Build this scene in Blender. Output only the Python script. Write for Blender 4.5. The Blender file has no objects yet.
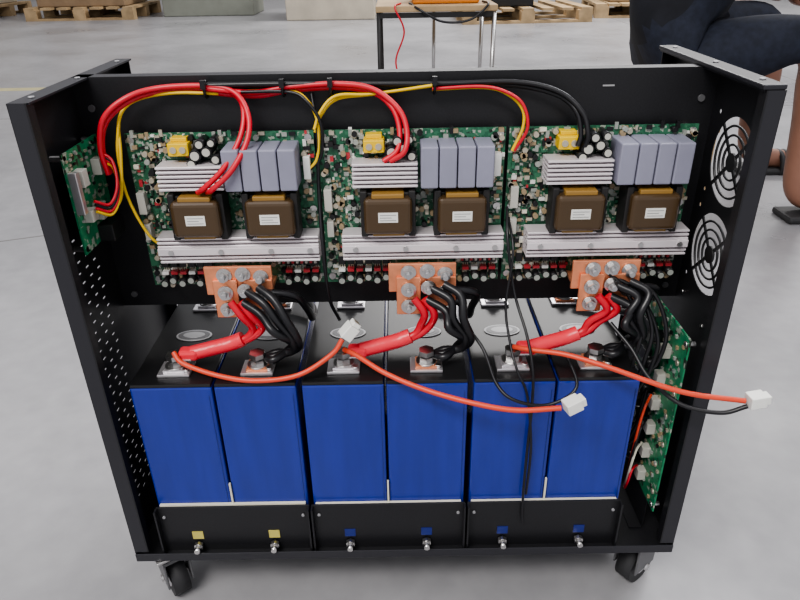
import bpy, bmesh, math, random
from mathutils import Vector, Matrix
random.seed(7)
C = bpy.context.scene.collection

# ---------------------------------------------------------------- materials
def mat(name, col, rough=0.5, metal=0.0, noise=0.0, nscale=40.0, bump=0.0, coat=0.0, spec=0.5, stretch=None, bdist=0.001):
    m = bpy.data.materials.new(name); m.use_nodes = True
    nt = m.node_tree; b = nt.nodes["Principled BSDF"]
    b.inputs["Base Color"].default_value = (*col, 1)
    b.inputs["Roughness"].default_value = rough
    b.inputs["Metallic"].default_value = metal
    b.inputs["Specular IOR Level"].default_value = spec
    b.inputs["Coat Weight"].default_value = coat
    if noise > 0 or bump > 0:
        tc = nt.nodes.new("ShaderNodeTexCoord")
        n = nt.nodes.new("ShaderNodeTexNoise"); n.inputs["Scale"].default_value = nscale
        n.inputs["Detail"].default_value = 5
        if stretch:
            mp = nt.nodes.new("ShaderNodeMapping"); mp.inputs["Scale"].default_value = stretch
            nt.links.new(tc.outputs["Object"], mp.inputs["Vector"]); nt.links.new(mp.outputs["Vector"], n.inputs["Vector"])
        else:
            nt.links.new(tc.outputs["Object"], n.inputs["Vector"])
        if noise > 0:
            r = nt.nodes.new("ShaderNodeValToRGB")
            r.color_ramp.elements[0].position = 0.3; r.color_ramp.elements[1].position = 0.7
            r.color_ramp.elements[0].color = (*[c*(1-noise) for c in col], 1)
            r.color_ramp.elements[1].color = (*[min(1, c*(1+noise)) for c in col], 1)
            nt.links.new(n.outputs["Fac"], r.inputs["Fac"])
            nt.links.new(r.outputs["Color"], b.inputs["Base Color"])
        if bump > 0:
            bp = nt.nodes.new("ShaderNodeBump"); bp.inputs["Strength"].default_value = bump
            bp.inputs["Distance"].default_value = bdist
            nt.links.new(n.outputs["Fac"], bp.inputs["Height"])
            nt.links.new(bp.outputs["Normal"], b.inputs["Normal"])
    return m

M = {}
M['black'] = mat("black_powder_coat", (0.012,0.012,0.014), 0.45, noise=0.25, nscale=600, bump=0.05)
M['blackedge'] = mat("black_edge", (0.022,0.022,0.027), 0.4)
M['plastic'] = mat("black_plastic", (0.012,0.012,0.013), 0.35)
M['blue'] = mat("blue_film", (0.013,0.030,0.255), 0.27, noise=0.10, nscale=14, bump=0.35, coat=0.3, stretch=(6,1,0.7), bdist=0.0015)
M['bluedk'] = mat("blue_film_dark", (0.006,0.017,0.15), 0.35)
M['alu'] = mat("aluminium", (0.72,0.70,0.72), 0.32, 0.85)
M['fin'] = mat("heatsink_aluminium", (0.72,0.67,0.69), 0.42, 0.35)
M['steel'] = mat("zinc_steel", (0.62,0.61,0.60), 0.28, 1.0)
M['copper'] = mat("copper", (0.78,0.31,0.17), 0.38, 0.6, noise=0.15, nscale=80)
M['capgrey'] = mat("film_capacitor_grey", (0.25,0.25,0.32), 0.42, noise=0.06)
M['tape'] = mat("transformer_tape", (0.065,0.038,0.016), 0.3, coat=0.3)
M['tapeor'] = mat("transformer_bobbin", (0.28,0.16,0.04), 0.4)
M['ferrite'] = mat("ferrite", (0.018,0.017,0.017), 0.5)
M['label'] = mat("paper_label", (0.7,0.7,0.66), 0.6)
M['ink'] = mat("label_ink", (0.3,0.3,0.3), 0.6)
M['white'] = mat("white_nylon", (0.80,0.80,0.76), 0.4)
M['offwhite'] = mat("beige_connector", (0.48,0.47,0.42), 0.5)
M['yellow'] = mat("yellow_plastic", (0.75,0.50,0.02), 0.4)
M['bluelab'] = mat("blue_label", (0.012,0.022,0.16), 0.45)
M['ylab'] = mat("yellow_label", (0.52,0.45,0.12), 0.5)
M['red'] = mat("red_silicone", (0.58,0.02,0.035), 0.38)
M['orange'] = mat("orange_red_wire", (0.66,0.075,0.035), 0.38)
M['shrink'] = mat("red_heat_shrink", (0.78,0.05,0.07), 0.32, bump=0.5, nscale=150)
M['blk'] = mat("black_wire", (0.01,0.01,0.012), 0.35)
M['ywire'] = mat("yellow_wire", (0.75,0.50,0.03), 0.4)
M['foam'] = mat("cream_foam", (0.68,0.65,0.54), 0.8)
M['gold'] = mat("solder", (0.55,0.50,0.40), 0.35, 0.6)
M['smdgrey'] = mat("smd_grey", (0.30,0.32,0.29), 0.4)
M['smdtan'] = mat("smd_tan", (0.30,0.23,0.14), 0.45)
M['redcomp'] = mat("red_component", (0.45,0.04,0.05), 0.4)
M['ventrim'] = mat("vent_rim", (0.36,0.36,0.37), 0.45, 0.4)
M['ventin'] = mat("vent_centre", (0.14,0.14,0.145), 0.4, 0.3)
M['wood'] = mat("pallet_wood", (0.42,0.30,0.17), 0.7, noise=0.3, nscale=8)
M['cardboard'] = mat("cardboard", (0.30,0.21,0.13), 0.8, noise=0.12, nscale=12)
M['cream'] = mat("cream_sheet", (0.58,0.52,0.42), 0.6, noise=0.12, nscale=6)
M['greycab'] = mat("grey_green_paint", (0.26,0.27,0.23), 0.5, noise=0.15, nscale=4)
M['fanplastic'] = mat("fan_black", (0.014,0.014,0.015), 0.4)
M['rubber'] = mat("caster_rubber", (0.03,0.03,0.032), 0.6)
M['orangebox'] = mat("orange_plastic", (0.75,0.27,0.05), 0.5)
M['shirt'] = mat("black_cotton", (0.010,0.011,0.016), 0.9, noise=0.3, nscale=20, bump=0.3)
M['jeans'] = mat("navy_denim", (0.014,0.018,0.032), 0.85, noise=0.3, nscale=60, bump=0.3)
M['skin'] = mat("skin", (0.28,0.14,0.095), 0.5, noise=0.06, nscale=20)
M['hair'] = mat("black_hair", (0.01,0.009,0.008), 0.5, bump=0.5, nscale=80)
M['wallp'] = mat("wall_paint", (0.55,0.54,0.52), 0.8, noise=0.05, nscale=2)
M['lineY'] = mat("yellow_floor_paint", (0.40,0.36,0.20), 0.5, noise=0.2, nscale=6)
M['seam'] = mat("floor_joint", (0.17,0.165,0.16), 0.7)

def pcb_mat(name, c1, c2, sc=260):
    m = bpy.data.materials.new(name); m.use_nodes = True
    nt = m.node_tree; b = nt.nodes["Principled BSDF"]
    tc = nt.nodes.new("ShaderNodeTexCoord")
    v = nt.nodes.new("ShaderNodeTexVoronoi"); v.inputs["Scale"].default_value = sc; v.distance = 'CHEBYCHEV'
    r = nt.nodes.new("ShaderNodeValToRGB"); r.color_ramp.interpolation = 'CONSTANT'
    e = r.color_ramp.elements
    e[0].position = 0; e[0].color = (*c1, 1)
    e[1].position = 0.45; e[1].color = (*c2, 1)
    x = e.new(0.82); x.color = (0.30,0.34,0.28,1)
    x = e.new(0.93); x.color = (0.015,0.03,0.02,1)
    sx = nt.nodes.new("ShaderNodeSeparateColor")
    nt.links.new(tc.outputs["Object"], v.inputs["Vector"])
    nt.links.new(v.outputs["Color"], sx.inputs["Color"])
    nt.links.new(sx.outputs["Red"], r.inputs["Fac"])
    nt.links.new(r.outputs["Color"], b.inputs["Base Color"])
    b.inputs["Roughness"].default_value = 0.35
    return m
M['pcb'] = pcb_mat("green_circuit_board", (0.022,0.11,0.058), (0.040,0.155,0.085), 420)
M['pcb2'] = pcb_mat("bright_green_circuit_board", (0.014,0.18,0.08), (0.025,0.22,0.10), 220)

def floor_mat():
    m = bpy.data.materials.new("polished_concrete"); m.use_nodes = True
    nt = m.node_tree; b = nt.nodes["Principled BSDF"]
    tc = nt.nodes.new("ShaderNodeTexCoord")
    n1 = nt.nodes.new("ShaderNodeTexNoise"); n1.inputs["Scale"].default_value = 1.3; n1.inputs["Detail"].default_value = 8; n1.inputs["Roughness"].default_value = 0.6
    n2 = nt.nodes.new("ShaderNodeTexNoise"); n2.inputs["Scale"].default_value = 30; n2.inputs["Detail"].default_value = 8
    mx = nt.nodes.new("ShaderNodeMath"); mx.operation = 'MULTIPLY_ADD'; mx.inputs[1].default_value = 0.35
    r = nt.nodes.new("ShaderNodeValToRGB")
    r.color_ramp.elements[0].position = 0.45; r.color_ramp.elements[0].color = (0.225,0.223,0.232,1)
    r.color_ramp.elements[1].position = 0.90; r.color_ramp.elements[1].color = (0.355,0.35,0.36,1)
    rr = nt.nodes.new("ShaderNodeMapRange"); rr.inputs["From Min"].default_value = 0.3; rr.inputs["From Max"].default_value = 0.7
    rr.inputs["To Min"].default_value = 0.25; rr.inputs["To Max"].default_value = 0.42
    for n in (n1, n2): nt.links.new(tc.outputs["Object"], n.inputs["Vector"])
    nt.links.new(n2.outputs["Fac"], mx.inputs[0]); nt.links.new(n1.outputs["Fac"], mx.inputs[2])
    nt.links.new(mx.outputs[0], r.inputs["Fac"]); nt.links.new(r.outputs["Color"], b.inputs["Base Color"])
    nt.links.new(n1.outputs["Fac"], rr.inputs["Value"]); nt.links.new(rr.outputs[0], b.inputs["Roughness"])
    bp = nt.nodes.new("ShaderNodeBump"); bp.inputs["Strength"].default_value = 0.08; bp.inputs["Distance"].default_value = 0.002
    nt.links.new(n2.outputs["Fac"], bp.inputs["Height"]); nt.links.new(bp.outputs["Normal"], b.inputs["Normal"])
    return m
M['floor'] = floor_mat()

# ---------------------------------------------------------------- builders
def empty(name, loc=(0,0,0)):
    o = bpy.data.objects.new(name, None); o.location = loc; o.empty_display_size = 0.05
    C.objects.link(o); return o

def link(o, parent):
    C.objects.link(o)
    if parent:
        o.parent = parent
        o.matrix_parent_inverse = Matrix.Translation(parent.location).inverted()
    return o

class MB:
    def __init__(s): s.bm = bmesh.new(); s.mats = []
    def mi(s, k):
        if k not in s.mats: s.mats.append(k)
        return s.mats.index(k)
    def _fin(s, verts, k, smooth=False, T=None):
        if T is not None: bmesh.ops.transform(s.bm, matrix=T, verts=verts)
        i = s.mi(k)
        for f in {f for v in verts for f in v.link_faces}:
            f.material_index = i
            if smooth and len(f.verts) == 4: f.smooth = True
    def box(s, k, x0,x1,y0,y1,z0,z1, bev=0, T=None, seg=2):
        mt = Matrix.Translation(((x0+x1)/2,(y0+y1)/2,(z0+z1)/2)) @ Matrix.Diagonal((abs(x1-x0),abs(y1-y0),abs(z1-z0),1))
        vs = bmesh.ops.create_cube(s.bm, size=1, matrix=mt)['verts']
        if bev:
            es = list({e for v in vs for e in v.link_edges})
            r = bmesh.ops.bevel(s.bm, geom=es, offset=bev, segments=seg, profile=0.5, affect='EDGES')
            vs = list(set(r['verts']) | {v for v in vs if v.is_valid})
            fs = {f for v in vs for f in v.link_faces}; vs = list({v for f in fs for v in f.verts})
        s._fin(vs, k, T=T); return vs
    def cyl(s, k, c, r, d, axis='Y', seg=20, r2=None, T=None):
        R = {'Z':Matrix(), 'Y':Matrix.Rotation(math.pi/2,4,'X'), 'X':Matrix.Rotation(math.pi/2,4,'Y')}[axis]
        vs = bmesh.ops.create_cone(s.bm, cap_ends=True, cap_tris=False, segments=seg, radius1=r, radius2=r if r2 is None else r2, depth=d, matrix=Matrix.Translation(c) @ R)['verts']
        s._fin(vs, k, smooth=seg > 8, T=T); return vs
    def ball(s, k, c, r, sc=(1,1,1)):
        vs = bmesh.ops.create_uvsphere(s.bm, u_segments=20, v_segments=12, radius=r, matrix=Matrix.Translation(c) @ Matrix.Diagonal((*sc,1)))['verts']
        i = s.mi(k)
        for f in {f for v in vs for f in v.link_faces}: f.material_index = i; f.smooth = True
        return vs
    def ring(s, k, c, R, r, axis='Z', n=32, m=8):
        B = {'Z':Matrix(), 'Y':Matrix.Rotation(math.pi/2,4,'X'), 'X':Matrix.Rotation(math.pi/2,4,'Y')}[axis]
        T = Matrix.Translation(c) @ B
        g = [[s.bm.verts.new(T @ Vector(((R+r*math.cos(b))*math.cos(a),(R+r*math.cos(b))*math.sin(a), r*math.sin(b))))
              for b in [2*math.pi*j/m for j in range(m)]] for a in [2*math.pi*i/n for i in range(n)]]
        mi = s.mi(k)
        for i in range(n):
            for j in range(m):
                f = s.bm.faces.new((g[i][j], g[(i+1)%n][j], g[(i+1)%n][(j+1)%m], g[i][(j+1)%m])); f.material_index = mi; f.smooth = True
    def done(s, name, parent=None):
        me = bpy.data.meshes.new(name)
        bmesh.ops.recalc_face_normals(s.bm, faces=s.bm.faces)
        s.bm.to_mesh(me); s.bm.free()
        for k in s.mats: me.materials.append(M[k])
        return link(bpy.data.objects.new(name, me), parent)

def tube(name, parent, k, pts, r, res=8):
    # Catmull-Rom resampled wire
    P = [Vector(p) for p in pts]
    P = [P[0]*2-P[1]] + P + [P[-1]*2-P[-2]]
    out = []
    for i in range(1, len(P)-2):
        for j in range(res):
            t = j/res
            a,b,c,d = P[i-1],P[i],P[i+1],P[i+2]
            out.append(0.5*((2*b)+(c-a)*t+(2*a-5*b+4*c-d)*t*t+(3*b-a-3*c+d)*t**3))
    out.append(P[-2])
    cu = bpy.data.curves.new(name, 'CURVE'); cu.dimensions = '3D'
    sp = cu.splines.new('POLY'); sp.points.add(len(out)-1)
    for p,q in zip(sp.points, out): p.co = (*q, 1)
    sp.use_smooth = True
    cu.bevel_depth = r; cu.bevel_resolution = 3; cu.use_fill_caps = True
    cu.materials.append(M[k])
    return link(bpy.data.objects.new(name, cu), parent)

def hexbolt(b, c, r=0.006, axis='Z', up=1):
    d = {'Z':Vector((0,0,1)),'Y':Vector((0,-1,0)),'X':Vector((-1,0,0))}[axis]*up
    c = Vector(c)
    b.cyl('steel', c+d*0.0008, r*1.4, 0.0016, axis)
    b.cyl('steel', c+d*0.0038, r, 0.0045, axis, seg=6)
    b.cyl('ventrim', c+d*0.0075, r*0.5, 0.006, axis, seg=12)

FZ = -0.02   # floor level
ZB, ZT = 0.055, 0.5156
# ---------------------------------------------------------------- cabinet
cab = empty("power_supply_cabinet", (0,0.1,0.05))
def boolcut(o, cutter):
    md = o.modifiers.new("cut",'BOOLEAN'); md.object = cutter; md.operation='DIFFERENCE'; md.solver='EXACT'
    dg = bpy.context.evaluated_depsgraph_get()
    me = bpy.data.meshes.new_from_object(o.evaluated_get(dg))
    o.modifiers.clear(); o.data = me
    bpy.data.objects.remove(cutter)
b = MB(); b.box('black', -0.275,-0.2742, 0,0.21, ZB,ZT)
lp = b.done("side_panel_vented", cab)
c = MB()
for i in range(30):
    for j in range(3):
        z = 0.11+i*0.0098; y = 0.036+j*0.016+(0.004 if i%2 else 0)
        c.box('black', -0.29,-0.26, y-0.0032,y+0.0032, z-0.0009,z+0.0009)
boolcut(lp, c.done("cutter"))
FANS = [(0.054,0.4476),(0.056,0.364)]
b = MB(); b.box('black', 0.2742,0.275, 0,0.21, ZB,ZT)
rp = b.done("side_panel_fans", cab)
c = MB()
for y,z in FANS: c.cyl('black', (0.2746,y,z), 0.0365, 0.02, 'X', seg=48)
for y,z in FANS:
    for sy in (-1,1):
        for sz in (-1,1): c.cyl('black', (0.2746,y+sy*0.036,z+sz*0.034), 0.0020, 0.02, 'X', seg=10)
boolcut(rp, c.done("cutter"))
b = MB()
for y,z in FANS:
    for R in (0.0145,0.0220,0.0295): b.ring('fanplastic', (0.2746,y,z), R, 0.0011, 'X', n=40, m=6)
    b.cyl('fanplastic', (0.2746,y,z), 0.0078, 0.002, 'X', seg=24)
    for a in (45,135):
        T = Matrix.Translation((0.2746,y,z)) @ Matrix.Rotation(math.radians(a),4,'X')
        b.box('fanplastic', -0.0006,0.0006,-0.0365,0.0365,-0.0015,0.0015, T=T)
b.done("fan_guards", cab)
b = MB()
for s in (-1,1):
    def bx(k,xa,xb,*r): b.box(k, min(s*xa,s*xb), max(s*xa,s*xb), *r)
    bx('blackedge', 0.2625,0.2742, 0.0,0.0015, ZB+0.012,ZT)
    bx('black', 0.2610,0.2625, 0.0,0.010, ZB+0.012,ZT)
    bx('blackedge', 0.2600,0.2742, 0.002,0.21, ZT-0.0015,ZT)
    bx('black', 0.2625,0.2742, 0.2085,0.21, ZB,ZT)
b.box('blackedge', 0.258,0.275, 0.0,0.21, ZT+0.0002,ZT+0.004, bev=0.001)
for y in (0.02,0.1,0.19):
    b.cyl('ventrim', (0.2665,y,ZT+0.0046), 0.0022, 0.0012, 'Z', seg=12)
    b.cyl('ventrim', (-0.2665,y,ZT+0.0006), 0.0022, 0.0012, 'Z', seg=12)
b.done("panel_flanges", cab)
b = MB()
b.box('black', -0.2742,0.2742, 0.0,0.21, ZB,ZB+0.002)
b.box('blackedge', -0.275,0.275, -0.0015,0.0, ZB,ZB+0.010, bev=0.0005)
b.box('black', -0.2742,0.2742, 0.2085,0.21, ZB+0.002,ZB+0.02)
b.done("base_tray", cab)
b = MB()
b.box('black', -0.2742,0.2742, 0.105,0.107, 0.297,ZT)
b.box('blackedge', -0.2742,0.2742, 0.107,0.120, ZT-0.0015,ZT)
b.box('blackedge', -0.2742,0.2742, 0.107,0.120, 0.297,0.2985)
b.box('steel', 0.176,0.186, 0.1043,0.105, 0.501,0.5023)
for x in (-0.262,0.262):
    for z in (0.31,0.40,0.49): b.cyl('ventin', (x,0.104,z), 0.003, 0.002,'Y',seg=12)
b.done("mounting_plate", cab)
b = MB()
for z in (0.12,0.2,0.28,0.36,0.44,0.49):
    b.cyl('steel', (-0.2735,0.018,z), 0.0018, 0.0015,'X',seg=10); b.cyl('steel', (0.2735,0.018,z), 0.0018, 0.0015,'X',seg=10)
for (y,z) in ((0.04,0.30),(0.09,0.31),(0.07,0.2),(0.03,0.15)): b.cyl('steel', (0.2735,y,z), 0.0022, 0.0015,'X',seg=10)
b.done("panel_screws", cab)
def caster(x,y,ang):
    b = MB(); T = Matrix.Translation((x,y,0)) @ Matrix.Rotation(ang,4,'Z')
    b.box('steel', -0.02,0.02,-0.02,0.02, ZB-0.004,ZB-0.0005, bev=0.001, T=T)
    b.cyl('steel', (0,0,ZB-0.009), 0.013, 0.01,'Z', T=T)
    for s in (-1,1):
        b.box('ventin' , s*0.013-0.0012,s*0.013+0.0012, -0.013,0.022, 0.004,ZB-0.012, T=T, bev=0.001)
    b.box('ventin', -0.014,0.014,-0.013,0.014, ZB-0.016,ZB-0.012, T=T)
    b.cyl('rubber', (0,0.008,FZ+0.0235), 0.0235, 0.018,'X', seg=32, T=T)
    b.cyl('alu', (0,0.008,FZ+0.0235), 0.012, 0.0195,'X', seg=24, T=T)
    b.cyl('steel', (0,0.008,FZ+0.0235), 0.004, 0.032,'X', seg=12, T=T)
    b.done("caster", cab)
for x,y,a in ((-0.248,0.022,0.6),(0.250,0.03,-0.9),(-0.238,0.18,0.3),(0.238,0.18,0.9)): caster(x,y,a)

# ---------------------------------------------------------------- battery cells
CZ = 0.263
PB = 0.156
for u in range(3):
    for j in range(2):
        x0 = -0.2465 + u*PB + j*0.0765; x1 = x0+0.0745; xc=(x0+x1)/2
        e = empty("battery_cell", (xc,0.1,0.16))
        b = MB()
        b.box('blue', x0,x1, 0.014,0.186, ZB+0.004,CZ-0.003, bev=0.002)
        b.box('plastic', x0+0.0005,x1-0.0005, 0.0145,0.1855, CZ-0.0035,CZ, bev=0.001)
        b.box('bluedk', x1-0.0035,x1-0.0029, 0.0137,0.0142, ZB+0.01,CZ-0.012)
        b.done("case", e)
        b = MB()
        for k,rx,ry,h in (('ventrim',0.018,0.0105,0.0010),('ventin',0.0160,0.0088,0.0013),('ventrim',0.011,0.0055,0.0016)):
            vs = b.cyl(k,(0,0,0),1,1,'Z',seg=32)
            bmesh.ops.transform(b.bm, matrix=Matrix.Translation((xc,0.100,CZ+h/2)) @ Matrix.Diagonal((rx,ry,h,1)), verts=vs)
        b.done("vent", e)
        b = MB()
        for y in (0.038,0.162):
            b.box('alu', xc-0.015,xc+0.015, y-0.012,y+0.012, CZ,CZ+0.003, bev=0.0008)
            b.box('copper' if j else 'alu', xc-0.010,xc+0.010, y-0.009,y+0.009, CZ+0.003,CZ+0.0055, bev=0.0006)
            hexbolt(b, (xc,y,CZ+0.0055), 0.0068)
            b.cyl('steel', (xc+0.011,y-0.006,CZ+0.0045), 0.0028,0.003,'Z',seg=10)
        b.done("terminals", e)
for u in range(3):
    x0 = -0.2475+u*0.1555; x1 = x0+0.1535
    e = cab
    b = MB()
    b.box('black', x0,x1, 0.0085,0.0105, ZB+0.0025,0.119, bev=0.0005)
    b.box('black', x0,x1, 0.0015,0.0085, ZB+0.0025,ZB+0.0045)
    b.box('black', x0,x0+0.0018, 0.0015,0.0085, ZB+0.0045,0.119)
    b.box('black', x1-0.0018,x1, 0.0015,0.0085, ZB+0.0045,0.119)
    b.done("battery_bracket", e)
    b = MB()
    b.box('foam', x0+0.004,x1-0.004, 0.0107,0.0136, 0.112,0.1202 if u==0 else 0.1185)
    b.box('foam', x0+0.0762,x0+0.0778, 0.0118,0.0139, 0.1185,0.146)
    b.done("foam_strip", e)
    b = MB()
    for xx in (x0+0.037,x0+0.115):
        b.box('ylab' if u==0 else 'bluelab', xx-0.0055,xx+0.0055, 0.0078,0.0085, 0.076,0.086)
        b.cyl('steel', (xx,0.0045,0.0695), 0.0048,0.004,'Y',seg=6); b.cyl('steel', (xx,0.000,0.0695), 0.0028,0.008,'Y',seg=12)
    for xx in (x0+0.007,x1-0.007): b.cyl('ventrim', (xx,0.0077,0.107), 0.0016,0.0016,'Y',seg=10)
    b.done("label_and_bolts", e)

# ---------------------------------------------------------------- inverter boards
def inverter(x0):
    e = empty("inverter_circuit_board", (x0+0.08,0.09,0.4))
    PY = 0.0935
    b = MB(); b.box('pcb', x0,x0+0.163, PY,PY+0.0016, 0.325,0.4705)
    for u in (0.005,0.158):
        for z in (0.332,0.4,0.465):
            b.cyl('steel', (x0+u,PY+0.006,z), 0.003,0.0105,'Y',seg=6); b.cyl('steel',(x0+u,PY-0.001,z),0.0032,0.002,'Y',seg=12)
    b.done("board", e)
    b = MB()
    for i in range(4):
        xa = x0+0.0885+i*0.0156
        b.box('capgrey', xa,xa+0.0146, 0.062,PY, 0.427,0.4625, bev=0.0012)
    b.done("film_capacitors", e)
    for ua in (0.037,0.101):
        b = MB(); xa = x0+ua; w = 0.046
        b.box('ferrite', xa,xa+w, 0.070,0.090, 0.3845,0.4215, bev=0.001)
        b.box('tape', xa+0.002,xa+w-0.002, 0.0585,PY, 0.3865,0.4190, bev=0.004, seg=3)
        b.box('tapeor', xa+0.009,xa+w-0.009, 0.0625,0.088, 0.384,0.4225, bev=0.001)
        b.box('ferrite', xa-0.001,xa+0.005, 0.066,0.084, 0.382,0.424, bev=0.001)
        b.box('ferrite', xa+w-0.005,xa+w+0.001, 0.066,0.084, 0.382,0.424, bev=0.001)
        b.box('label', xa+0.0145,xa+0.0315, 0.0581,0.0585, 0.3985,0.4075)
        for q in range(3): b.box('ink', xa+0.016,xa+(0.030 if q!=1 else 0.026), 0.0579,0.0581, 0.4002+q*0.0024,0.4008+q*0.0024)
        for q in range(5): b.cyl('gold',(xa+0.009+q*0.007,PY-0.003,0.3825),0.0008,0.008,'Z',seg=6)
        b.done("transformer", e)
    b = MB()
    b.box('fin', x0+0.018,x0+0.163, 0.086,0.0915, 0.357,0.3815)
    for i in range(7):
        z = 0.3575+i*0.0037; b.box('fin', x0+0.018,x0+0.163, 0.071,0.086, z,z+0.0021, bev=0.0004, seg=1)
    b.box('fin', x0+0.018,x0+0.163, 0.069,0.073, 0.3655,0.3725, bev=0.0006)
    for uu in (0.03,0.075,0.12,0.155): b.cyl('steel',(x0+uu,0.0685,0.369),0.0025,0.002,'Y',seg=10)
    b.done("heatsink_long", e)
    b = MB()
    b.box('fin', x0+0.030,x0+0.086, 0.086,0.0915, 0.426,0.447)
    for i in range(6):
        z = 0.4265+i*0.0038; b.box('fin', x0+0.030,x0+0.086, 0.068,0.086, z,z+0.0021, bev=0.0004, seg=1)
    b.done("heatsink_short", e)
    b = MB()
    b.box('yellow', x0+0.040,x0+0.058, 0.078,PY, 0.454,0.465, bev=0.001)
    for q in range(2): b.cyl('gold',(x0+0.045+q*0.008,0.0777,0.4595),0.0028,0.002,'Y')
    b.box('yellow', x0+0.042,x0+0.056, 0.084,PY, 0.465,0.4685, bev=0.0006)
    for (u,z,r) in ((0.064,0.4555,0.005),(0.074,0.4585,0.0045),(0.069,0.465,0.004),(0.081,0.452,0.004),(0.06,0.4485,0.004),(0.079,0.466,0.0035)):
        b.cyl('plastic',(x0+u,0.083,z),r,0.020,'Y'); b.cyl('offwhite',(x0+u,0.0727,z),r*0.75,0.0008,'Y')
    b.box('offwhite', x0+0.003,x0+0.010, 0.084,PY, 0.40,0.42, bev=0.0005)
    b.box('offwhite', x0+0.004,x0+0.010, 0.084,PY, 0.375,0.390, bev=0.0005)
    b.box('white', x0+0.153,x0+0.159, 0.084,PY, 0.430,0.450, bev=0.0005)
    b.done("connectors", e)
    b = MB()
    for i in range(18):
        u = 0.012+i*0.0083
        if 0.056 < u < 0.120: continue
        b.box('plastic', x0+u,x0+u+0.0065, 0.087,0.0915, 0.346,0.3545, bev=0.0004, seg=1)
        b.box('gold', x0+u+0.0008,x0+u+0.0057, 0.088,0.0915, 0.3545,0.357)
        for q in range(3): b.box('gold', x0+u+0.0008+q*0.002,x0+u+0.0016+q*0.002, 0.090,0.0918, 0.341,0.346)
        zz = 0.334+(0.002 if i%2 else -0.001)
        b.cyl('plastic',(x0+u+0.003,0.086,zz),0.0036,0.015,'Y',seg=14); b.cyl('smdgrey',(x0+u+0.003,0.0783,zz),0.0028,0.0006,'Y',seg=14)
        b.box('redcomp' if i%3 else 'white', x0+u,x0+u+0.006, 0.085,PY, 0.3395,0.3425)
    for i in range(9): b.box('redcomp' if i%2 else 'offwhite', x0+0.122+i*0.0042,x0+0.1245+i*0.0042,0.082,PY,0.350,0.356,bev=0.0003,seg=1)
    b.done("power_stage", e)
    b = MB()
    rects = [(0.085,0.152,0.424,0.466),(0.03,0.09,0.424,0.449),(0.036,0.085,0.38,0.425),(0.1,0.149,0.38,0.425),(0.018,0.165,0.355,0.3835),(0.058,0.124,0.325,0.358)]
    n=0
    while n < 650:
        u = random.uniform(0.003,0.159); z = random.uniform(0.327,0.468)
        if any(a<u<c_ and d<z<f_ for a,c_,d,f_ in rects): 
            if random.random() < 0.98: continue
        k = random.choices(['plastic','label','gold','smdtan','smdgrey','foam','redcomp','pcb'],[4,1.5,3,3,8,1,0.5,5])[0]
        w,h = random.choice([(0.002,0.0012),(0.0012,0.002),(0.003,0.002),(0.002,0.003),(0.0045,0.0035),(0.003,0.006),(0.0055,0.003)])
        d = random.uniform(0.0008,0.0035)
        if random.random() < 0.12: b.cyl(random.choice(['plastic','smdgrey','gold','smdtan']),(x0+u,PY-0.003,z),0.0024,0.006,'Y',seg=10)
        else: b.box(k, x0+u,x0+u+w, PY-d,PY, z,z+h)
        n+=1
    b.done("surface_parts", e)
    b = MB()
    b.box('copper', x0+0.059,x0+0.120, 0.060,0.0635, 0.330,0.358, bev=0.0008)
    b.box('copper', x0+0.062,x0+0.118, 0.0635,PY, 0.330,0.333, bev=0.0005)
    b.box('copper', x0+0.066,x0+0.088, 0.057,0.060, 0.308,0.346, bev=0.0008)
    b.box('copper', x0+0.094,x0+0.120, 0.057,0.060, 0.316,0.346, bev=0.0008)
    for u,z in ((0.077,0.350),(0.094,0.351),(0.110,0.348)): hexbolt(b,(x0+u,0.060,z),0.0050,'Y')
    for u,z in ((0.077,0.334),(0.077,0.317),(0.095,0.336),(0.110,0.331)): hexbolt(b,(x0+u,0.057,z),0.0050,'Y')
    b.done("copper_busbar", e)
for u in range(3): inverter(-0.2350+u*0.1660)

# control board on left panel
e = empty("control_circuit_board", (-0.262,0.06,0.43))
b = MB(); b.box('pcb2', -0.2625,-0.261, 0.030,0.098, 0.385,0.470)
for y in (0.034,0.094):
    for z in (0.389,0.466): b.cyl('steel',(-0.2665,y,z),0.0025,0.011,'X',seg=8)
b.done("board", e)
b = MB()
for (y,z,w,h) in ((0.04,0.41,0.012,0.01),(0.06,0.405,0.01,0.014),(0.04,0.44,0.01,0.014),(0.075,0.44,0.008,0.014)):
    b.box('offwhite', -0.261,-0.253, y,y+w, z,z+h, bev=0.0006)
b.box('plastic', -0.261,-0.248, 0.06,0.085, 0.385,0.40, bev=0.0006)
b.box('alu', -0.261,-0.254, 0.031,0.037, 0.42,0.455, bev=0.0006)
for i in range(70):
    y=random.uniform(0.032,0.094); z=random.uniform(0.388,0.466)
    b.box(random.choice(['plastic','smdgrey','gold']), -0.261,-0.2595, y,y+0.003, z,z+0.002)
b.done("parts", e)
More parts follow.
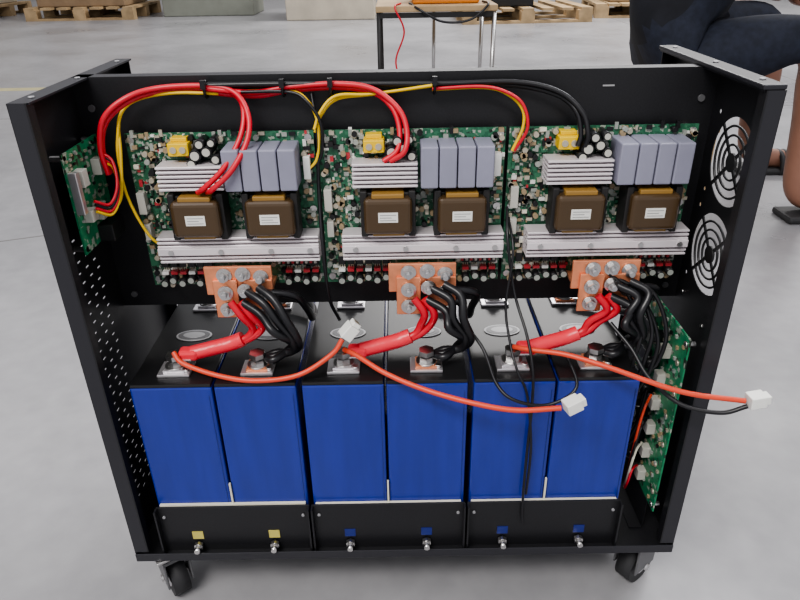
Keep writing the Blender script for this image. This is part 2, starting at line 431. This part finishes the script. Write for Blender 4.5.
# BMS board on right, standing on a foot bracket
e = empty("battery_management_board", (0.25,0.06,0.2))
b = MB(); b.box('pcb2', 0.2515,0.253, 0.011,0.125, 0.100,0.303)
for y in (0.016,0.118):
    for z in (0.106,0.296): b.cyl('steel',(0.2560,y,z),0.0025,0.006,'X',seg=8); b.cyl('steel',(0.2508,y,z),0.003,0.0015,'X',seg=10)
b.box('black', 0.2531,0.2543, 0.03,0.10, ZB+0.0021,0.115); b.box('black', 0.240,0.2531, 0.03,0.10, ZB+0.0021,ZB+0.0034)
b.done("board", e)
b = MB()
for i in range(6):
    z=0.115+i*0.03
    b.box('offwhite', 0.243,0.2515, 0.04,0.05, z,z+0.012, bev=0.0006)
    b.cyl('plastic',(0.2445,0.065,z+0.01),0.006,0.014,'X'); b.cyl('smdgrey',(0.2372,0.065,z+0.01),0.005,0.0006,'X')
    b.box('plastic', 0.244,0.2515, 0.08,0.10, z,z+0.014, bev=0.0006)
    b.cyl('gold',(0.2508,0.018+0.006*(i%2),z+0.006),0.0028,0.0015,'X',seg=12)
for i in range(160):
    y=random.uniform(0.012,0.12); z=random.uniform(0.105,0.298)
    b.box(random.choice(['plastic','smdgrey','gold','smdtan','alu']), 0.2495,0.2515, y,y+0.003, z,z+0.003)
b.done("parts", e)

# ---------------------------------------------------------------- power cables
for u in range(3):
    cx = u*PB-0.004; bx_ = u*0.1660+0.001
    e = empty("battery_power_cables", (-0.14+cx,0.05,0.3))
    t1 = -0.205+cx; t2 = -0.1285+cx
    for i,(dx,dz) in enumerate(((0,0),(0.009,0.004),(-0.004,-0.011))):
        tube("black_cable", e, 'blk', [(-0.138+bx_+dx*1.2,0.050,0.338+dz),(-0.122+bx_+dx,0.040,0.331+dz),(-0.105+cx+dx,0.034-i*0.003,0.315+dz*0.5),
            (-0.094+cx+dx*.6,0.034,0.296),(-0.096+cx+dx*.4,0.040+i*0.004,0.281),(-0.112+cx,0.044-i*0.006,0.277),(t2+0.006,0.040,0.2745)], 0.0038)
    tube("black_cable_back", e, 'blk', [(-0.128+bx_,0.055,0.335),(-0.098+bx_,0.06,0.328),(-0.084+cx,0.075,0.305),(-0.084+cx,0.10,0.282),(-0.09+cx,0.14,0.275),(t2+0.01,0.16,0.275)], 0.0036)
    for i,dx in enumerate((0,0.009)):
        tube("red_cable", e, 'red', [(-0.154+bx_+dx,0.050,0.328),(-0.145+bx_+dx,0.048,0.314),(-0.133+cx+dx,0.052,0.300),(-0.138+cx+dx*.5,0.052,0.290),(-0.150+cx,0.050,0.285-i*0.002)], 0.0036)
    tube("red_heat_shrink", e, 'shrink', [(-0.143+cx,0.051,0.2885),(-0.155+cx,0.050,0.284),(-0.172+cx,0.046,0.2815),(-0.190+cx,0.042,0.279)], 0.0072)
    b = MB()
    b.box('alu', t1-0.006,t1+0.016, 0.034,0.044, 0.2755,0.277, bev=0.0005)
    b.cyl('steel', (t1,0.038,0.279), 0.0075,0.005,'Z',seg=6)
    b.box('shrink', t1+0.004,t1+0.022, 0.035,0.048, 0.274,0.2845, bev=0.003)
    b.cyl('steel', (t2,0.038,0.279), 0.0075,0.005,'Z',seg=6)
    b.done("cable_lugs", e)

def jst(b, c, ang, tilt=0):
    T = Matrix.Translation(c) @ Matrix.Rotation(ang,4,'Z') @ Matrix.Rotation(tilt,4,'Y')
    b.box('white', -0.007,0.007,-0.006,0.006,-0.0055,0.0055, bev=0.0008, T=T)
    b.box('white', 0.007,0.011,-0.0045,0.0045,-0.004,0.004, bev=0.0006, T=T)
    b.box('gold', 0.0108,0.0113,-0.003,0.003,-0.0025,0.0025, T=T)
def lead(pts, cpos, ang, tilt, extra=None):
    e = empty("connector_lead", pts[0])
    tube("red_wire", e, 'orange', pts, 0.0024)
    if extra: tube("black_wire", e, 'blk', extra, 0.002)
    b = MB(); jst(b, cpos, ang, tilt); b.done("white_plug", e)
lead([(-0.208,0.036,0.284),(-0.198,0.028,0.277),(-0.165,0.018,0.270),(-0.13,0.012,0.268),(-0.092,0.014,0.272),(-0.062,0.022,0.288),(-0.052,0.028,0.300)], (-0.046,0.03,0.307), 0.3, -0.8)
lead([(-0.052,0.036,0.284),(-0.040,0.026,0.284),(-0.015,0.008,0.277),(0.018,-0.006,0.269),(0.058,-0.02,0.264),(0.096,-0.028,0.261),(0.134,-0.03,0.264)], (0.143,-0.031,0.268), 0.3, -0.3)
lead([(0.103,0.036,0.284),(0.115,0.026,0.287),(0.145,0.012,0.290),(0.18,-0.004,0.286),(0.235,-0.025,0.275),(0.288,-0.03,0.268)], (0.297,-0.03,0.269), 0.1, -0.1,
     [(0.290,-0.032,0.264),(0.27,-0.03,0.256),(0.24,-0.02,0.258),(0.217,0.0,0.272),(0.205,0.02,0.29),(0.19,0.04,0.305)])

# ---------------------------------------------------------------- signal wiring harness
e = empty("wiring_harness", (0,0.09,0.5))
for i,(dy,dz) in enumerate(((0,0),(-0.004,0.0035))):
    tube("red_lead", e, 'red', [(-0.248,0.080+dy,0.440),(-0.250,0.08+dy,0.462),(-0.243,0.082+dy,0.483+dz),(-0.224,0.088+dy,0.498+dz),(-0.20,0.098+dy,0.504+dz),(-0.16,0.10+dy,0.505+dz),(-0.136,0.098+dy,0.500+dz),(-0.128+0.004*i,0.086+dy,0.489),(-0.131+0.007*i,0.074+dy,0.470),(-0.145+0.008*i,0.062+dy,0.448),(-0.163+0.008*i,0.060+dy,0.432),(-0.171+0.008*i,0.066,0.426)], 0.0024)
    tube("red_lead", e, 'red', [(-0.16,0.099+dy,0.503+dz),(-0.12,0.10+dy,0.499+dz),(-0.09,0.10+dy,0.503+dz),(-0.05,0.099+dy,0.505+dz),(-0.02,0.096+dy,0.501+dz),(-0.004+0.005*i,0.088+dy,0.490),(0.002+0.006*i,0.08+dy,0.474),(0.0+0.006*i,0.072+dy,0.458),(-0.012+0.006*i,0.070,0.449)], 0.0024)
    tube("black_lead", e, 'blk', [(-0.16,0.100+dy,0.509),(-0.10,0.10+dy,0.508+dz*.3),(-0.03,0.10+dy,0.507+dz*.3),(0.04,0.10+dy,0.506+dz*.3),(0.10,0.099+dy,0.504+dz),(0.135,0.092+dy,0.497+dz),(0.150+0.004*i,0.082+dy,0.485),(0.154+0.005*i,0.076+dy,0.468),(0.152+0.006*i,0.074,0.458)], 0.0022)
    tube("yellow_lead", e, 'ywire' if i==0 else 'red', [(0.03,0.098+dy,0.502+dz*.4),(0.07,0.096+dy,0.5035+dz*.4),(0.09,0.092+dy,0.500+dz*.4),(0.105,0.088+dy,0.488+dz),(0.107+0.003*i,0.086+dy,0.472),(0.099+0.002*i,0.086,0.452)], 0.0014)
    tube("yellow_lead", e, 'ywire' if i==0 else 'blk', [(-0.13,0.098+dy,0.5035),(-0.09,0.097+dy,0.503),(-0.075,0.092+dy,0.496),(-0.067+0.003*i,0.088+dy,0.478),(-0.069+0.003*i,0.086,0.45),(-0.077,0.086,0.438)], 0.0014)
    tube("yellow_lead", e, 'ywire', [(-0.070,0.088+dy,0.470+dz),(-0.064,0.092+dy,0.484+dz),(-0.050,0.096+dy,0.496+dz),(-0.02,0.098+dy,0.499+dz*.3),(0.03,0.098+dy,0.505+dz*.3)], 0.0014)
tube("yellow_lead", e, 'ywire', [(-0.252,0.06,0.41),(-0.240,0.07,0.42),(-0.236,0.08,0.455),(-0.235,0.09,0.483),(-0.222,0.096,0.497),(-0.19,0.097,0.503),(-0.15,0.097,0.502)], 0.0015)
tube("yellow_lead", e, 'ywire', [(-0.235,0.085,0.478),(-0.239,0.082,0.455),(-0.237,0.078,0.42),(-0.225,0.076,0.385),(-0.213,0.08,0.370),(-0.207,0.086,0.372)], 0.0013)
for i in range(4):
    tube("ribbon_lead", e, ['ywire','red','blk','red'][i], [(-0.251,0.045,0.418+i*0.003),(-0.243,0.055,0.412+i*0.003),(-0.238,0.065,0.425+i*0.003),(-0.242,0.075,0.446+i*0.002),(-0.252,0.078,0.45+i*0.003)], 0.0013)
tube("black_lead", e, 'blk', [(-0.072,0.1,0.50),(-0.068,0.088,0.47),(-0.070,0.084,0.42),(-0.068,0.066,0.37),(-0.066,0.07,0.32),(-0.06,0.09,0.285)], 0.0016)
tube("black_lead", e, 'blk', [(0.098,0.088,0.40),(0.097,0.066,0.375),(0.104,0.055,0.33),(0.113,0.03,0.30),(0.117,0.012,0.275),(0.118,0.006,0.24),(0.118,0.008,0.18),(0.118,0.006,0.12),(0.119,0.004,0.095)], 0.0013)
tube("black_lead", e, 'blk', [(0.100,0.088,0.39),(0.102,0.064,0.365),(0.096,0.05,0.32),(0.099,0.03,0.29),(0.104,0.014,0.272),(0.113,0.006,0.25),(0.121,0.007,0.19),(0.121,0.008,0.13)], 0.0012)
tube("black_lead", e, 'blk', [(0.06,0.05,0.30),(0.075,0.03,0.285),(0.085,0.01,0.262),(0.10,-0.002,0.252),(0.13,-0.003,0.247),(0.155,0.002,0.262),(0.15,0.03,0.28)], 0.0015)
for i,(x,z) in enumerate(((0.205,0.30),(0.215,0.30),(0.222,0.29),(0.228,0.3))):
    tube("black_lead", e, 'blk', [(0.19+i*0.004,0.06,0.345-i*0.003),(x,0.05,z+0.03),(x+0.012,0.035,z),(x+0.008,0.03,z-0.03),(x+0.010-i*0.004,0.04,z-0.07),(x+0.006,0.06,0.15-i*0.01),(0.242,0.055,0.13+i*0.03)], 0.0020)
for i in range(4):
    tube("sense_lead", e, ['red','foam','blk','orange'][i], [(0.243,0.046,0.13+i*0.03),(0.234,0.035,0.135+i*0.025),(0.230,0.032,0.12+i*0.02),(0.234,0.045,0.10+i*0.008),(0.24,0.06,0.09)], 0.0013)
b = MB()
for x in (-0.16,-0.095,-0.055,0.032): 
    b.ring('blk',(x,0.098,0.5055),0.0065,0.0013,'X',n=16,m=6); b.box('blk',x-0.002,x+0.002,0.088,0.092,0.507,0.514)
b.done("cable_ties", e)

# ---------------------------------------------------------------- room
b = MB(); b.box('floor', -7,7,-3,12, FZ-0.1,FZ); b.done("floor")
b = MB(); b.box('wallp', -7,7,12,12.2, FZ,4.5); b.done("wall_back")
b = MB(); b.box('wallp', -7.2,-7,-3,12, FZ,4.5); b.done("wall_left")
b = MB(); b.box('wallp', 7,7.2,-3,12, FZ,4.5); b.done("wall_right")
b = MB(); b.box('lineY', -5,-1.65,3.05,3.13, FZ,FZ+0.0006)
b.done("floor_marking_line")
b = MB(); b.box('seam', -7,7,2.4,2.406, FZ,FZ+0.0004); b.box('seam', 2.0,2.006,-3,12, FZ,FZ+0.0004)
T = Matrix.Translation((-1.1,1.0,0)) @ Matrix.Rotation(0.35,4,'Z'); b.box('seam', -1.5,0.6,-0.003,0.003, FZ,FZ+0.0004, T=T)
T = Matrix.Translation((0.75,0.35,0)) @ Matrix.Rotation(0.9,4,'Z'); b.box('seam', -0.6,1.5,-0.002,0.002, FZ,FZ+0.0004, T=T)
b.done("floor_expansion_joints")

# steel stool with tools
e = empty("work_stool", (0.12,2.1,0.2))
b = MB()
x0,x1,y0,y1 = -0.055,0.335,1.95,2.3
for x in (x0,x1):
    for y in (y0,y1): b.cyl('ferrite' if x<0 else 'steel',(x,y,(FZ+0.41)/2),0.008,0.41-FZ,'Z',seg=12)
b.cyl('steel',(0.15,y1,(FZ+0.41)/2),0.007,0.41-FZ,'Z',seg=12)
for z in (0.40,0.08):
    b.box('ferrite', x0,x1,y0-0.006,y0+0.006,z-0.008,z+0.008); b.box('ferrite', x0,x1,y1-0.006,y1+0.006,z-0.008,z+0.008)
    b.box('ferrite', x0-0.006,x0+0.006,y0,y1,z-0.008,z+0.008); b.box('ferrite', x1-0.006,x1+0.006,y0,y1,z-0.008,z+0.008)
b.box('wood', x0-0.01,x1+0.01,y0-0.01,y1+0.01,0.41,0.43, bev=0.003)
b.done("stool_frame", e)
tb = empty("orange_tool_case", (0.17,2.12,0.43))
b = MB(); b.box('orangebox', 0.06,0.29,2.0,2.2,0.4305,0.52, bev=0.008); b.box('yellow', 0.055,0.295,1.995,2.205,0.445,0.452, bev=0.002); b.box('ferrite',0.12,0.14,1.99,1.996,0.462,0.486); b.box('ferrite',0.21,0.23,1.99,1.996,0.462,0.486); b.done("case", tb)
w = empty("test_leads", (0,1.94,0.43))
tube("lead_red", w, 'red', [(0.02,2.0,0.434),(0.0,1.925,0.425),(0.03,1.93,0.35),(0.0,1.93,0.25),(0.04,1.92,0.15)], 0.003)
tube("lead_black", w, 'blk', [(0.05,2.0,0.434),(0.08,1.925,0.42),(0.16,1.93,0.38),(0.25,1.925,0.385),(0.31,1.93,0.43),(0.3,2.0,0.436)], 0.004)

def pallet(x,y,w=1.1,d=0.9,ang=0):
    e = empty("wooden_pallet", (x,y,0))
    b = MB(); T = Matrix.Translation((x,y,FZ)) @ Matrix.Rotation(ang,4,'Z')
    for i in range(3):
        yy=-d/2+i*(d-0.1)/2
        b.box('wood',-w/2,w/2,yy,yy+0.1,0,0.02,T=T)
        for j in range(3):
            xx=-w/2+j*(w-0.12)/2; b.box('wood',xx,xx+0.12,yy,yy+0.1,0.02,0.10,T=T)
    for j in range(7):
        xx=-w/2+j*(w-0.1)/6; b.box('wood',xx,xx+0.1,-d/2,d/2,0.10,0.122,T=T)
    b.done("deck", e); return e
def carton(name,x,y,w,d,h,z,k,ang=0):
    e = empty(name,(x,y,z)); b = MB(); T = Matrix.Translation((x,y,z)) @ Matrix.Rotation(ang,4,'Z')
    b.box(k,-w/2,w/2,-d/2,d/2,0,h,bev=0.01,T=T); b.box('label',-w*0.2,w*0.05,-d/2-0.002,-d/2,h*0.4,h*0.7,T=T)
    b.box('foam',-0.03,0.03,-d/2-0.001,d/2+0.001,h-0.1,h+0.001,T=T); b.done("body",e)
TOPP = FZ+0.1225
pallet(-3.2,7.3,1.1,0.9); carton("cardboard_box",-3.2,7.3,0.9,0.7,0.7,TOPP,'cardboard')
carton("metal_cabinet",-1.95,7.4,0.95,0.6,1.1,FZ,'greycab')
carton("cream_crate",-0.62,6.8,0.85,0.7,0.8,FZ,'cream')
pallet(1.15,6.3,1.15,0.9,0.05); carton("black_crate",0.95,6.35,0.6,0.6,0.5,TOPP,'plastic')
pallet(2.3,6.6,0.8,0.9,-0.1); carton("cardboard_box",2.3,6.65,0.55,0.6,0.5,TOPP,'cardboard')
pallet(-4.8,7.6); carton("cardboard_box",-4.8,7.6,0.9,0.7,0.9,TOPP,'cream')

# ---------------------------------------------------------------- person
def skinned(name, parent, verts, edges, rad, root, classify, mats, sub=2):
    me = bpy.data.meshes.new(name+"_sk"); me.from_pydata([Vector(v) for v in verts], edges, [])
    o = bpy.data.objects.new(name+"_sk", me); C.objects.link(o)
    o.modifiers.new("s",'SKIN')
    if not me.skin_vertices: 
        bm = bmesh.new(); bm.from_mesh(me); bm.verts.layers.skin.verify(); bm.to_mesh(me); bm.free()
    sv = me.skin_vertices[0].data
    for i,r in enumerate(rad):
        sv[i].radius = (r,r) if not isinstance(r,tuple) else r
        sv[i].use_root = (i==root)
    sd = o.modifiers.new("d",'SUBSURF'); sd.levels = sub; sd.render_levels = sub
    dg = bpy.context.evaluated_depsgraph_get(); dg.update()
    m2 = bpy.data.meshes.new_from_object(o.evaluated_get(dg))
    bpy.data.objects.remove(o)
    m2.materials.clear()
    for k in mats: m2.materials.append(M[k])
    V = [Vector(v) for v in verts]
    for p in m2.polygons:
        p.use_smooth = True
        c = p.center; best=None
        for ei,(a,b_) in enumerate(edges):
            d = V[b_]-V[a]; t = max(0,min(1,(c-V[a]).dot(d)/max(d.length_squared,1e-9)))
            dist = (c-(V[a]+d*t)).length
            if best is None or dist<best[0]: best=(dist,ei,t)
        p.material_index = classify(best[1],best[2])
    return link(bpy.data.objects.new(name, m2), parent)

per = empty("seated_worker", (0.8,1.3,0))
V = [(.68,1.35,.34),(.69,1.345,.48),(.76,1.33,.62),(.83,1.31,.76),(.88,1.30,.85),(.905,1.293,.92),   #0-5 spine/neck
     (.73,1.24,.33),(.86,1.19,.385),(.995,1.155,.41),(1.01,1.14,.24),(1.00,1.12,.06),(1.01,1.115,.030),(1.10,1.10,.018),(1.18,1.09,.014), #6-13 right leg
     (.73,1.46,.33),(.88,1.50,.385),(1.04,1.52,.41),(1.06,1.51,.24),(1.06,1.50,.06),(1.07,1.50,.030),(1.16,1.50,.018),(1.24,1.50,.014), #14-21 left leg
     (.84,1.17,.78),(.86,1.12,.64),(.875,1.085,.53),(.96,1.10,.50),(1.04,1.12,.475), #22-26 R arm
     (.86,1.45,.78),(.90,1.50,.64),(.93,1.53,.53),(1.01,1.525,.50),(1.08,1.52,.475)] #27-31 L arm
E = [(0,1),(1,2),(2,3),(3,4),(4,5),(0,6),(6,7),(7,8),(8,9),(9,10),(10,11),(11,12),(12,13),
     (0,14),(14,15),(15,16),(16,17),(17,18),(18,19),(19,20),(20,21),
     (3,22),(22,23),(23,24),(24,25),(25,26),(3,27),(27,28),(28,29),(29,30),(30,31)]
Rr = [.150,.150,.145,.13,.075,.052, .10,.085,.062,.052,.036,.030,.030,.020, .10,.085,.062,.052,.036,.030,.030,.020, .062,.052,.042,.036,.026, .062,.052,.042,.036,.026]
def cls(ei,t):
    if ei in (0,1,2,3): return 0
    if ei==4: return 2 if t>0.3 else 0
    if ei in (5,6,7,13,14,15): return 1
    if ei in (8,16): return 1 if t<0.25 else 2
    if ei in (21,26): return 0
    if ei in (22,27): return 0
    return 2
skinned("body", per, V, E, Rr, 0, cls, ['shirt','jeans','skin'])
for nm,wx,wy in (("hand_r",1.04,1.12),("hand_l",1.08,1.52)):
    z=.474; hv=[(wx,wy,z),(wx+.045,wy,z-.006),(wx+.075,wy,z-.012)]; he=[(0,1),(1,2)]; hr=[.024,(.026),(.028)]
    for fy,L in ((-.03,.9),(-.01,1.0),(.01,.95),(.03,.78)):
        i=len(hv); hv += [(wx+.088,wy+fy,z-.014),(wx+.088+.035*L,wy+fy*1.15,z-.026),(wx+.088+.055*L,wy+fy*1.2,z-.05),(wx+.088+.062*L,wy+fy*1.2,z-.068)]
        he += [(2,i),(i,i+1),(i+1,i+2),(i+2,i+3)]; hr += [.010,.009,.008,.007]
    i=len(hv); hv += [(wx+.03,wy-.03,z-.008),(wx+.055,wy-.05,z-.018),(wx+.08,wy-.055,z-.03)]; he += [(1,i),(i,i+1),(i+1,i+2)]; hr += [.012,.010,.008]
    skinned(nm, per, hv, he, hr, 0, lambda a,t:0, ['skin'])
b = MB()
hc = Vector((.945,1.285,1.03)); 
b.ball('skin', hc, 0.1, (0.92,0.78,1.15)); b.ball('skin', hc+Vector((.035,-.003,-.055)), 0.065,(0.95,0.85,0.95))
b.ball('hair', hc+Vector((-.014,0,.018)), 0.104,(0.93,0.84,1.12))
b.ball('skin', hc+Vector((.098,-.004,-.02)), 0.016,(1.1,0.8,1.5))
for s in (-1,1):
    b.ball('skin', hc+Vector((.0,s*.08,-.01)), 0.028,(0.6,0.35,1.1))
    b.ball('white', hc+Vector((.083,s*.03-.003,.004)), 0.011); b.ball('hair', hc+Vector((.0915,s*.03-.003,.004)), 0.005)
    b.box('hair', hc.x+.084,hc.x+.09, hc.y+s*.03-.014,hc.y+s*.03+.014, hc.z+.024,hc.z+.029)
b.ball('redcomp', hc+Vector((.09,-.003,-.062)), 0.016,(0.5,1.4,0.35))
b.done("head", per)
b = MB()
for (x,y) in ((1.095,1.105),(1.155,1.50)):
    b.box('rubber', x-.125,x+.125,y-.046,y+.046,FZ,FZ+.018,bev=.007)
    b.ring('rubber',(x+.0,y,FZ+.018),0.042,0.008,'X',n=28,m=8)
    b.ring('rubber',(x+.02,y,FZ+.018),0.041,0.008,'X',n=28,m=8)
b.done("sandals", per)
e = empty("low_stool", (.66,1.35,0)); b = MB()
b.box('wood', .52,.82,1.20,1.50,.175,.20,bev=.004)
for x in (.54,.80):
    for y in (1.22,1.48): b.box('wood',x-.015,x+.015,y-.015,y+.015,FZ,.175)
b.done("stool", e)

# ---------------------------------------------------------------- lights
w = bpy.data.worlds.new("hall_light"); bpy.context.scene.world = w; w.use_nodes = True
w.node_tree.nodes["Background"].inputs[0].default_value = (0.96,0.96,1.0,1)
w.node_tree.nodes["Background"].inputs[1].default_value = 0.70
def area(name, loc, target, sx, sy, power, col=(1,1,1)):
    l = bpy.data.lights.new(name,'AREA'); l.shape='RECTANGLE'; l.size=sx; l.size_y=sy; l.energy=power; l.color=col
    o = bpy.data.objects.new(name,l); C.objects.link(o); o.location=loc
    o.rotation_euler = (Vector(target)-Vector(loc)).to_track_quat('-Z','Y').to_euler()
area("added_area_light", (-0.9,-1.6,2.6), (0,0.1,0.35), 1.6, 0.5, 70, (1,0.97,0.94))  # fill lamp added above front-left to brighten the cabinet interior
area("added_area_light", (1.8,1.5,3.4), (0.8,0.8,0), 1.6, 0.5, 55, (0.97,0.97,1))  # unseen lamp added on the right for highlights
area("added_area_light", (1.8,6.0,3.6), (1.5,5,0), 5, 1.0, 260, (1,0.98,0.96))  # wide lamp added far back to put a window-like sheen on the floor

# ---------------------------------------------------------------- camera
cx,cy,cz,yaw,pit,roll,f = 0.0,-0.48,0.61,0.0,math.radians(28.1),math.radians(-1.0),665.0
fw = Vector((math.sin(yaw)*math.cos(pit), math.cos(yaw)*math.cos(pit), -math.sin(pit)))
r0 = Vector((math.cos(yaw),-math.sin(yaw),0)); u0 = r0.cross(fw)
r = r0*math.cos(roll)+u0*math.sin(roll); u = -r0*math.sin(roll)+u0*math.cos(roll)
cam = bpy.data.cameras.new("camera"); co = bpy.data.objects.new("camera", cam); C.objects.link(co)
co.matrix_world = Matrix(((r.x,u.x,-fw.x,cx),(r.y,u.y,-fw.y,cy),(r.z,u.z,-fw.z,cz),(0,0,0,1)))
cam.sensor_width = 36; cam.lens = 36*f/800; cam.clip_start = 0.02
bpy.context.scene.camera = co
bpy.context.scene.view_settings.view_transform = 'AgX'
bpy.context.scene.view_settings.look = 'AgX - Medium High Contrast'
bpy.context.scene.view_settings.exposure = 0.15
